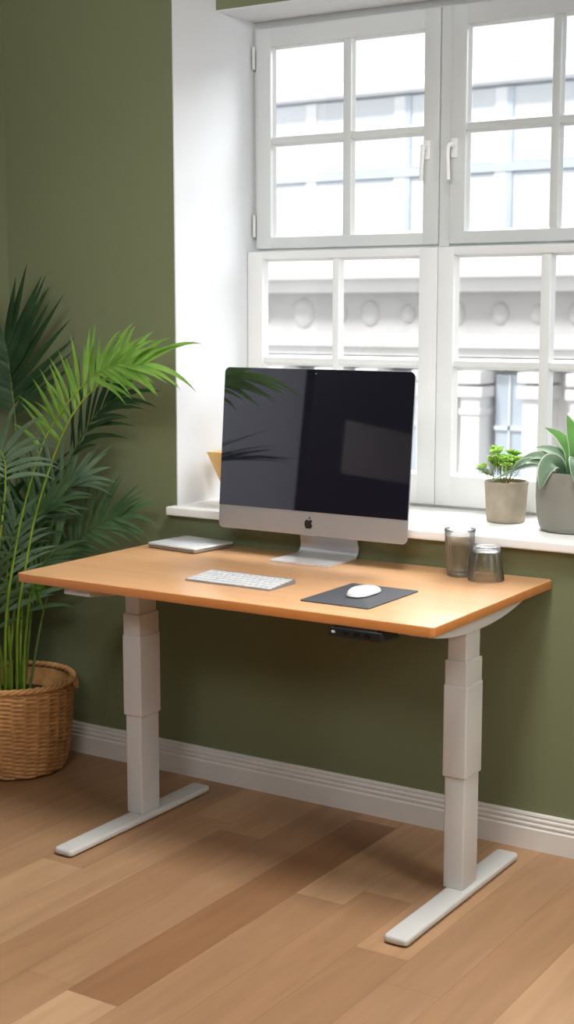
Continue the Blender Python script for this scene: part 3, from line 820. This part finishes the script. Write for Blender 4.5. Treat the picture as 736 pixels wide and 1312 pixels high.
# ---------------------------------------------------------------- large potted plant
qx, qy = 1.222, .868
p2 = thing('potted_plant', (qx, qy, ST), 'large grey ceramic pot with broad silvery green leaves at the right edge', 'potted plant', 'potted plants on the window sill')
bm = B(); lathe(bm, [(0, .0003), (.078, .0003), (.086, .004), (.092, .016), (.0985, .05), (.1015, .095), (.1005, .135), (.0965, .158), (.0945, .163), (.0915, .163), (.089, .155), (.089, .13), (0, .13)], (qx, qy, ST), 64)
obj('pot', bm, M['ceramic'], p2, angle=50)
bm = B(); lathe(bm, [(0, .1305), (.088, .1305), (.088, .147), (.05, .152), (0, .15)], (qx, qy, ST), 40)
obj('soil', bm, M['soil'], p2)
def broad(ctrl, W, m, nrm, curl=.25):
    P = catmull([V(c) for c in ctrl], 16); bm = B(); n = len(P); prev = None
    for i, p in enumerate(P):
        u = i/(n-1); t = (P[min(i+1, n-1)]-P[max(i-1, 0)]).normalized(); s = t.cross(V(nrm)).normalized(); nn = s.cross(t)
        w = W*max(.02, math.sin(PI*min(1, .06+.94*u)**.8))**.85
        row = [bm.verts.new(p+s*w*f+nn*w*abs(f)**1.5*curl) for f in (-1, -.86, -.45, 0, .45, .86, 1)]
        if prev:
            for k in range(6):
                fc = bm.faces.new((prev[k], prev[k+1], row[k+1], row[k])); fc.material_index = 1 if k in (0, 5) else 0
        prev = row
    obj('leaf', bm, [m, M['broad_rim']], p2, angle=180)
c0 = V((qx, qy, ST+.148))
BG, BR = M['broad_green'], M['broad']
def up(dx, dy, dz): return c0+V((dx, dy, dz))
broad([up(-.01, 0, 0), up(-.012, .004, .06), up(-.045, .0, .105), up(-.082, -.012, .128)], .020, BG, (.4, -.7, .6))
broad([up(.0, 0, 0), up(.004, .0, .07), up(-.008, -.006, .125), up(-.02, -.012, .165)], .022, BG, (.5, -.8, .2))
broad([up(-.01, 0, 0), up(-.035, -.005, .05), up(-.07, -.02, .07), up(-.10, -.03, .075)], .021, BR, (.3, -.5, .8))
broad([up(-.012, -.005, 0), up(-.05, -.03, .045), up(-.10, -.05, .052), up(-.155, -.075, .018)], .019, BR, (.2, -.5, .8))
broad([up(-.02, -.01, .0), up(-.06, -.045, .030), up(-.11, -.07, .040), up(-.15, -.085, .012)], .018, BR, (.2, -.4, .9))
broad([up(-.02, -.01, .0), up(-.07, -.04, .026), up(-.13, -.07, .018), up(-.20, -.10, -.018)], .014, BR, (.1, -.4, .9))
broad([up(-.02, -.02, .0), up(-.035, -.06, .040), up(-.045, -.098, .022), up(-.05, -.115, -.028)], .026, BR, (.4, -.7, .5), .35)
broad([up(.02, -.02, .0), up(.03, -.06, .045), up(.04, -.10, .04), up(.05, -.13, .0)], .022, BR, (.4, -.5, .8))
broad([up(.01, .0, .0), up(.05, .02, .06), up(.10, .02, .09), up(.15, .01, .08)], .022, BG, (-.2, -.4, .9))
broad([up(.0, .01, .0), up(.03, .03, .08), up(.06, .04, .13), up(.10, .04, .16)], .022, BG, (-.3, -.5, .6))

# ---------------------------------------------------------------- street outside
struct('ground', boxes((-40, 30, GY, 40, -1.6, -1.5)), M['asphalt'], 'pale street far below the window', cat='street')
FY = 9.0
so = thing('stone_building', (-2.5, FY, -1.5), 'pale classical stone building across the street seen through the lower panes', 'building')
obj('wall', boxes((-16, 8, FY+.35, FY+3, -1.5, 1.9)), M['stone'], so, smooth=False)
obj('cornice', boxes((-16, 8, FY-.35, FY+.4, 1.72, 1.93), (-16, 8, FY-.22, FY+.4, 1.60, 1.74), bev=.02), M['stone'], so)
bm = B(); rbox(bm, -16, 8, FY+.02, FY+.4, 1.22, 1.605); fz = obj('frieze', bm, M['stone_grey'], so, smooth=False)
rr = random.Random(8); x = -15.6
while x < 7.6:
    h = rr.uniform(.07, .13); bm = B()
    r_ = bmesh.ops.create_uvsphere(bm, u_segments=16, v_segments=10, radius=1)
    for v in r_['verts']: v.co = V((x+v.co.x*h, FY+.02+v.co.y*.05, 1.41+v.co.z*h*1.2))
    obj('relief', bm, M['stone_grey'], fz); x += rr.uniform(.30, .5)
obj('moulding', boxes((-16, 8, FY-.08, FY+.4, 1.10, 1.225), (-16, 8, FY-.02, FY+.4, 1.02, 1.105), bev=.015), M['stone'], so)
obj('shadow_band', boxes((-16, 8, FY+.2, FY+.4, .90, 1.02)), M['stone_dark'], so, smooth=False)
x = -3.03-1.05*8
while x < 7:
    bm = B(); rbox(bm, x, x+.19, FY-.0, FY+.42, -1.5, .66, bev=.02); rbox(bm, x-.04, x+.23, FY-.04, FY+.42, .66, .76, bev=.02); rbox(bm, x-.03, x+.22, FY-.06, FY+.42, .78, .90, bev=.02)
    rbox(bm, x-.015, x+.205, FY-.02, FY+.42, .5, .56, bev=.015)
    obj('pilaster', bm, M['stone'], so)
    bm = B(); rbox(bm, x+.25, x+.54, FY+.22, FY+.36, -1.4, .86); wn = obj('window', bm, M['facade_glass'], so, smooth=False)
    bm = B(); rbox(bm, x+.25, x+.54, FY+.19, FY+.24, .36, .40); rbox(bm, x+.385, x+.405, FY+.19, FY+.24, -1.4, .86); rbox(bm, x+.25, x+.54, FY+.19, FY+.24, -.42, -.38); obj('glazing_bar', bm, M['office_blue'], wn, smooth=False)
    bm = B(); rbox(bm, x+.60, x+.80, FY-.0, FY+.42, -1.5, .66, bev=.02); rbox(bm, x+.56, x+.84, FY-.05, FY+.42, .66, .78, bev=.02); rbox(bm, x+.57, x+.83, FY-.06, FY+.42, .80, .90, bev=.02)
    obj('pilaster', bm, M['stone'], so)
    x += 1.05
OY = 14.0
of = thing('office_building', (-5, OY, -1.5), 'pale blue glass office building behind the stone one', 'building')
obj('wall', boxes((-26, 12, OY+.3, OY+5, -1.5, 4.5)), M['office'], of, smooth=False)
obj('roof_slab', boxes((-26, 12, OY-.06, OY+5, 4.24, 4.40), bev=.02), M['office_white'], of)
obj('roof_edge', boxes((-26, 12, OY-.03, OY+5, 4.40, 4.50)), M['office_rail'], of, smooth=False)
obj('rail', boxes((-26, 12, OY+.15, OY+.3, 3.17, 3.28)), M['office_rail'], of, smooth=False)
rr = random.Random(3); x = -24
while x < 11:
    w = rr.choice((.5, .8, 1.2))
    for z0, z1 in ((-1.4, 3.16), (3.29, 4.2)):
        bm = B(); rbox(bm, x, x+w, OY+.2, OY+.34, z0, z1); g = obj('glass_panel', bm, M['office_blue'] if rr.random() < .7 else M['office'], of, smooth=False)
    bm = B(); rbox(bm, x+w, x+w+.16, OY+.17, OY+.3, -1.4, 4.2); obj('mullion', bm, M['office_white'], of, smooth=False)
    if rr.random() < .5:
        bm = B(); rbox(bm, x+w+.16, x+w+.24, OY+.17, OY+.3, -1.4, 4.2); obj('mullion', bm, M['office_rail'], of, smooth=False)
        x += .08
    x += w+.16

# ---------------------------------------------------------------- out-of-frame panels added so the screen has something to mirror
cb = thing('dark_backdrop', (XL+.03, -2.0, 0), 'added tall wardrobe front with a grey panel on the left wall', 'dark_backdrop')
obj('dark_panel', boxes((XL+.001, XL+.06, -2.75, -1.31, 0, 2.3), bev=.004), M['backdrop_dark'], cb)
bm = B(); rbox(bm, XL+.058, XL+.068, -2.28, -1.60, 1.09, 1.33, bev=.003); obj('backdrop', bm, M['grey_panel'], cb)

dr = thing('backdrop_1', (XL, -.8, 0), 'added pale blue-grey door in the left wall outside the frame', 'backdrop', kind='structure')  # added pale board, there only as a reflection in the screen
obj('backdrop_panel', boxes((XL+.0005, XL+.03, -1.29, -.30, 0, 2.2), bev=.004), M['backdrop_blue'], dr)

# ---------------------------------------------------------------- light
w = bpy.data.worlds.new('World'); SC.world = w; w.use_nodes = True
nt = w.node_tree; bg = nt.nodes['Background']
tc = nt.nodes.new('ShaderNodeTexCoord'); gr = nt.nodes.new('ShaderNodeSeparateXYZ'); cr = nt.nodes.new('ShaderNodeValToRGB')
cr.color_ramp.elements[0].color = (.97, .985, 1, 1); cr.color_ramp.elements[1].color = (1, 1, 1, 1)
nt.links.new(tc.outputs['Generated'], gr.inputs[0]); nt.links.new(gr.outputs['Z'], cr.inputs['Fac']); nt.links.new(cr.outputs['Color'], bg.inputs['Color'])
bg.inputs['Strength'].default_value = 1.3

def area(name, loc, target, sx, sy, power, col=(1, 1, 1), spread=180):
    l = bpy.data.lights.new(name, 'AREA'); l.shape = 'RECTANGLE'; l.size = sx; l.size_y = sy; l.energy = power; l.color = col; l.spread = math.radians(spread)
    o = bpy.data.objects.new(name, l); COL.objects.link(o); o.location = loc
    o.rotation_euler = (V(target)-V(loc)).to_track_quat('-Z', 'Y').to_euler()
    return o
area('sky_light', (.7, 4.0, 4.6), (.7, .6, 1.2), 5, 3, 960, (.97, .985, 1))
area('overhead_fill', (1.5, -.45, 2.9), (.9, -.5, 0), .7, .5, 30, (1, .985, .96), 120)  # unseen lamp added overhead to brighten the floor and shade under the desk
area('room_fill', (1.9, -3.2, 2.7), (.2, .69, 2.1), 1.5, .8, 15, (.97, .985, 1), 70)
area('side_fill', (3.45, -.6, 1.8), (.6, .2, .5), .7, 1.1, 32, (1, .985, .96))  # area lamp added at the right wall, which has no window opening
s = bpy.data.lights.new('sun', 'SUN'); s.energy = 3.0; s.angle = math.radians(8); so_ = bpy.data.objects.new('sun', s); COL.objects.link(so_)
so_.rotation_euler = (V((.25, 1, -1.1))).to_track_quat('-Z', 'Y').to_euler(); so_.location = (0, -6, 8)

# ---------------------------------------------------------------- camera
cam = bpy.data.cameras.new('camera'); co = bpy.data.objects.new('camera', cam); COL.objects.link(co)
f_px, yaw, pitch = 1829.35, -.5691, .1398
cam.sensor_fit = 'VERTICAL'; cam.sensor_height = 36; cam.lens = f_px/1312*36
cam.clip_start = .05; cam.clip_end = 200
co.location = (2.6297, -2.7697, 1.4313)
fw = V((math.sin(yaw)*math.cos(pitch), math.cos(yaw)*math.cos(pitch), -math.sin(pitch)))
r = V((math.cos(yaw), -math.sin(yaw), 0)); u = r.cross(fw)
co.matrix_world = Matrix(((r.x, u.x, -fw.x, co.location.x), (r.y, u.y, -fw.y, co.location.y), (r.z, u.z, -fw.z, co.location.z), (0, 0, 0, 1)))
SC.camera = co
cam.dof.use_dof = True; cam.dof.focus_distance = 3.75; cam.dof.aperture_fstop = 5.0
SC.view_settings.view_transform = 'Standard'; SC.view_settings.look = 'None'
SC.view_settings.exposure = 0
SC.cycles.use_denoising = True
SC.cycles.max_bounces = 12; SC.cycles.transparent_max_bounces = 16; SC.cycles.transmission_bounces = 10
SC.cycles.caustics_reflective = False
SC.cycles.sample_clamp_indirect = 6
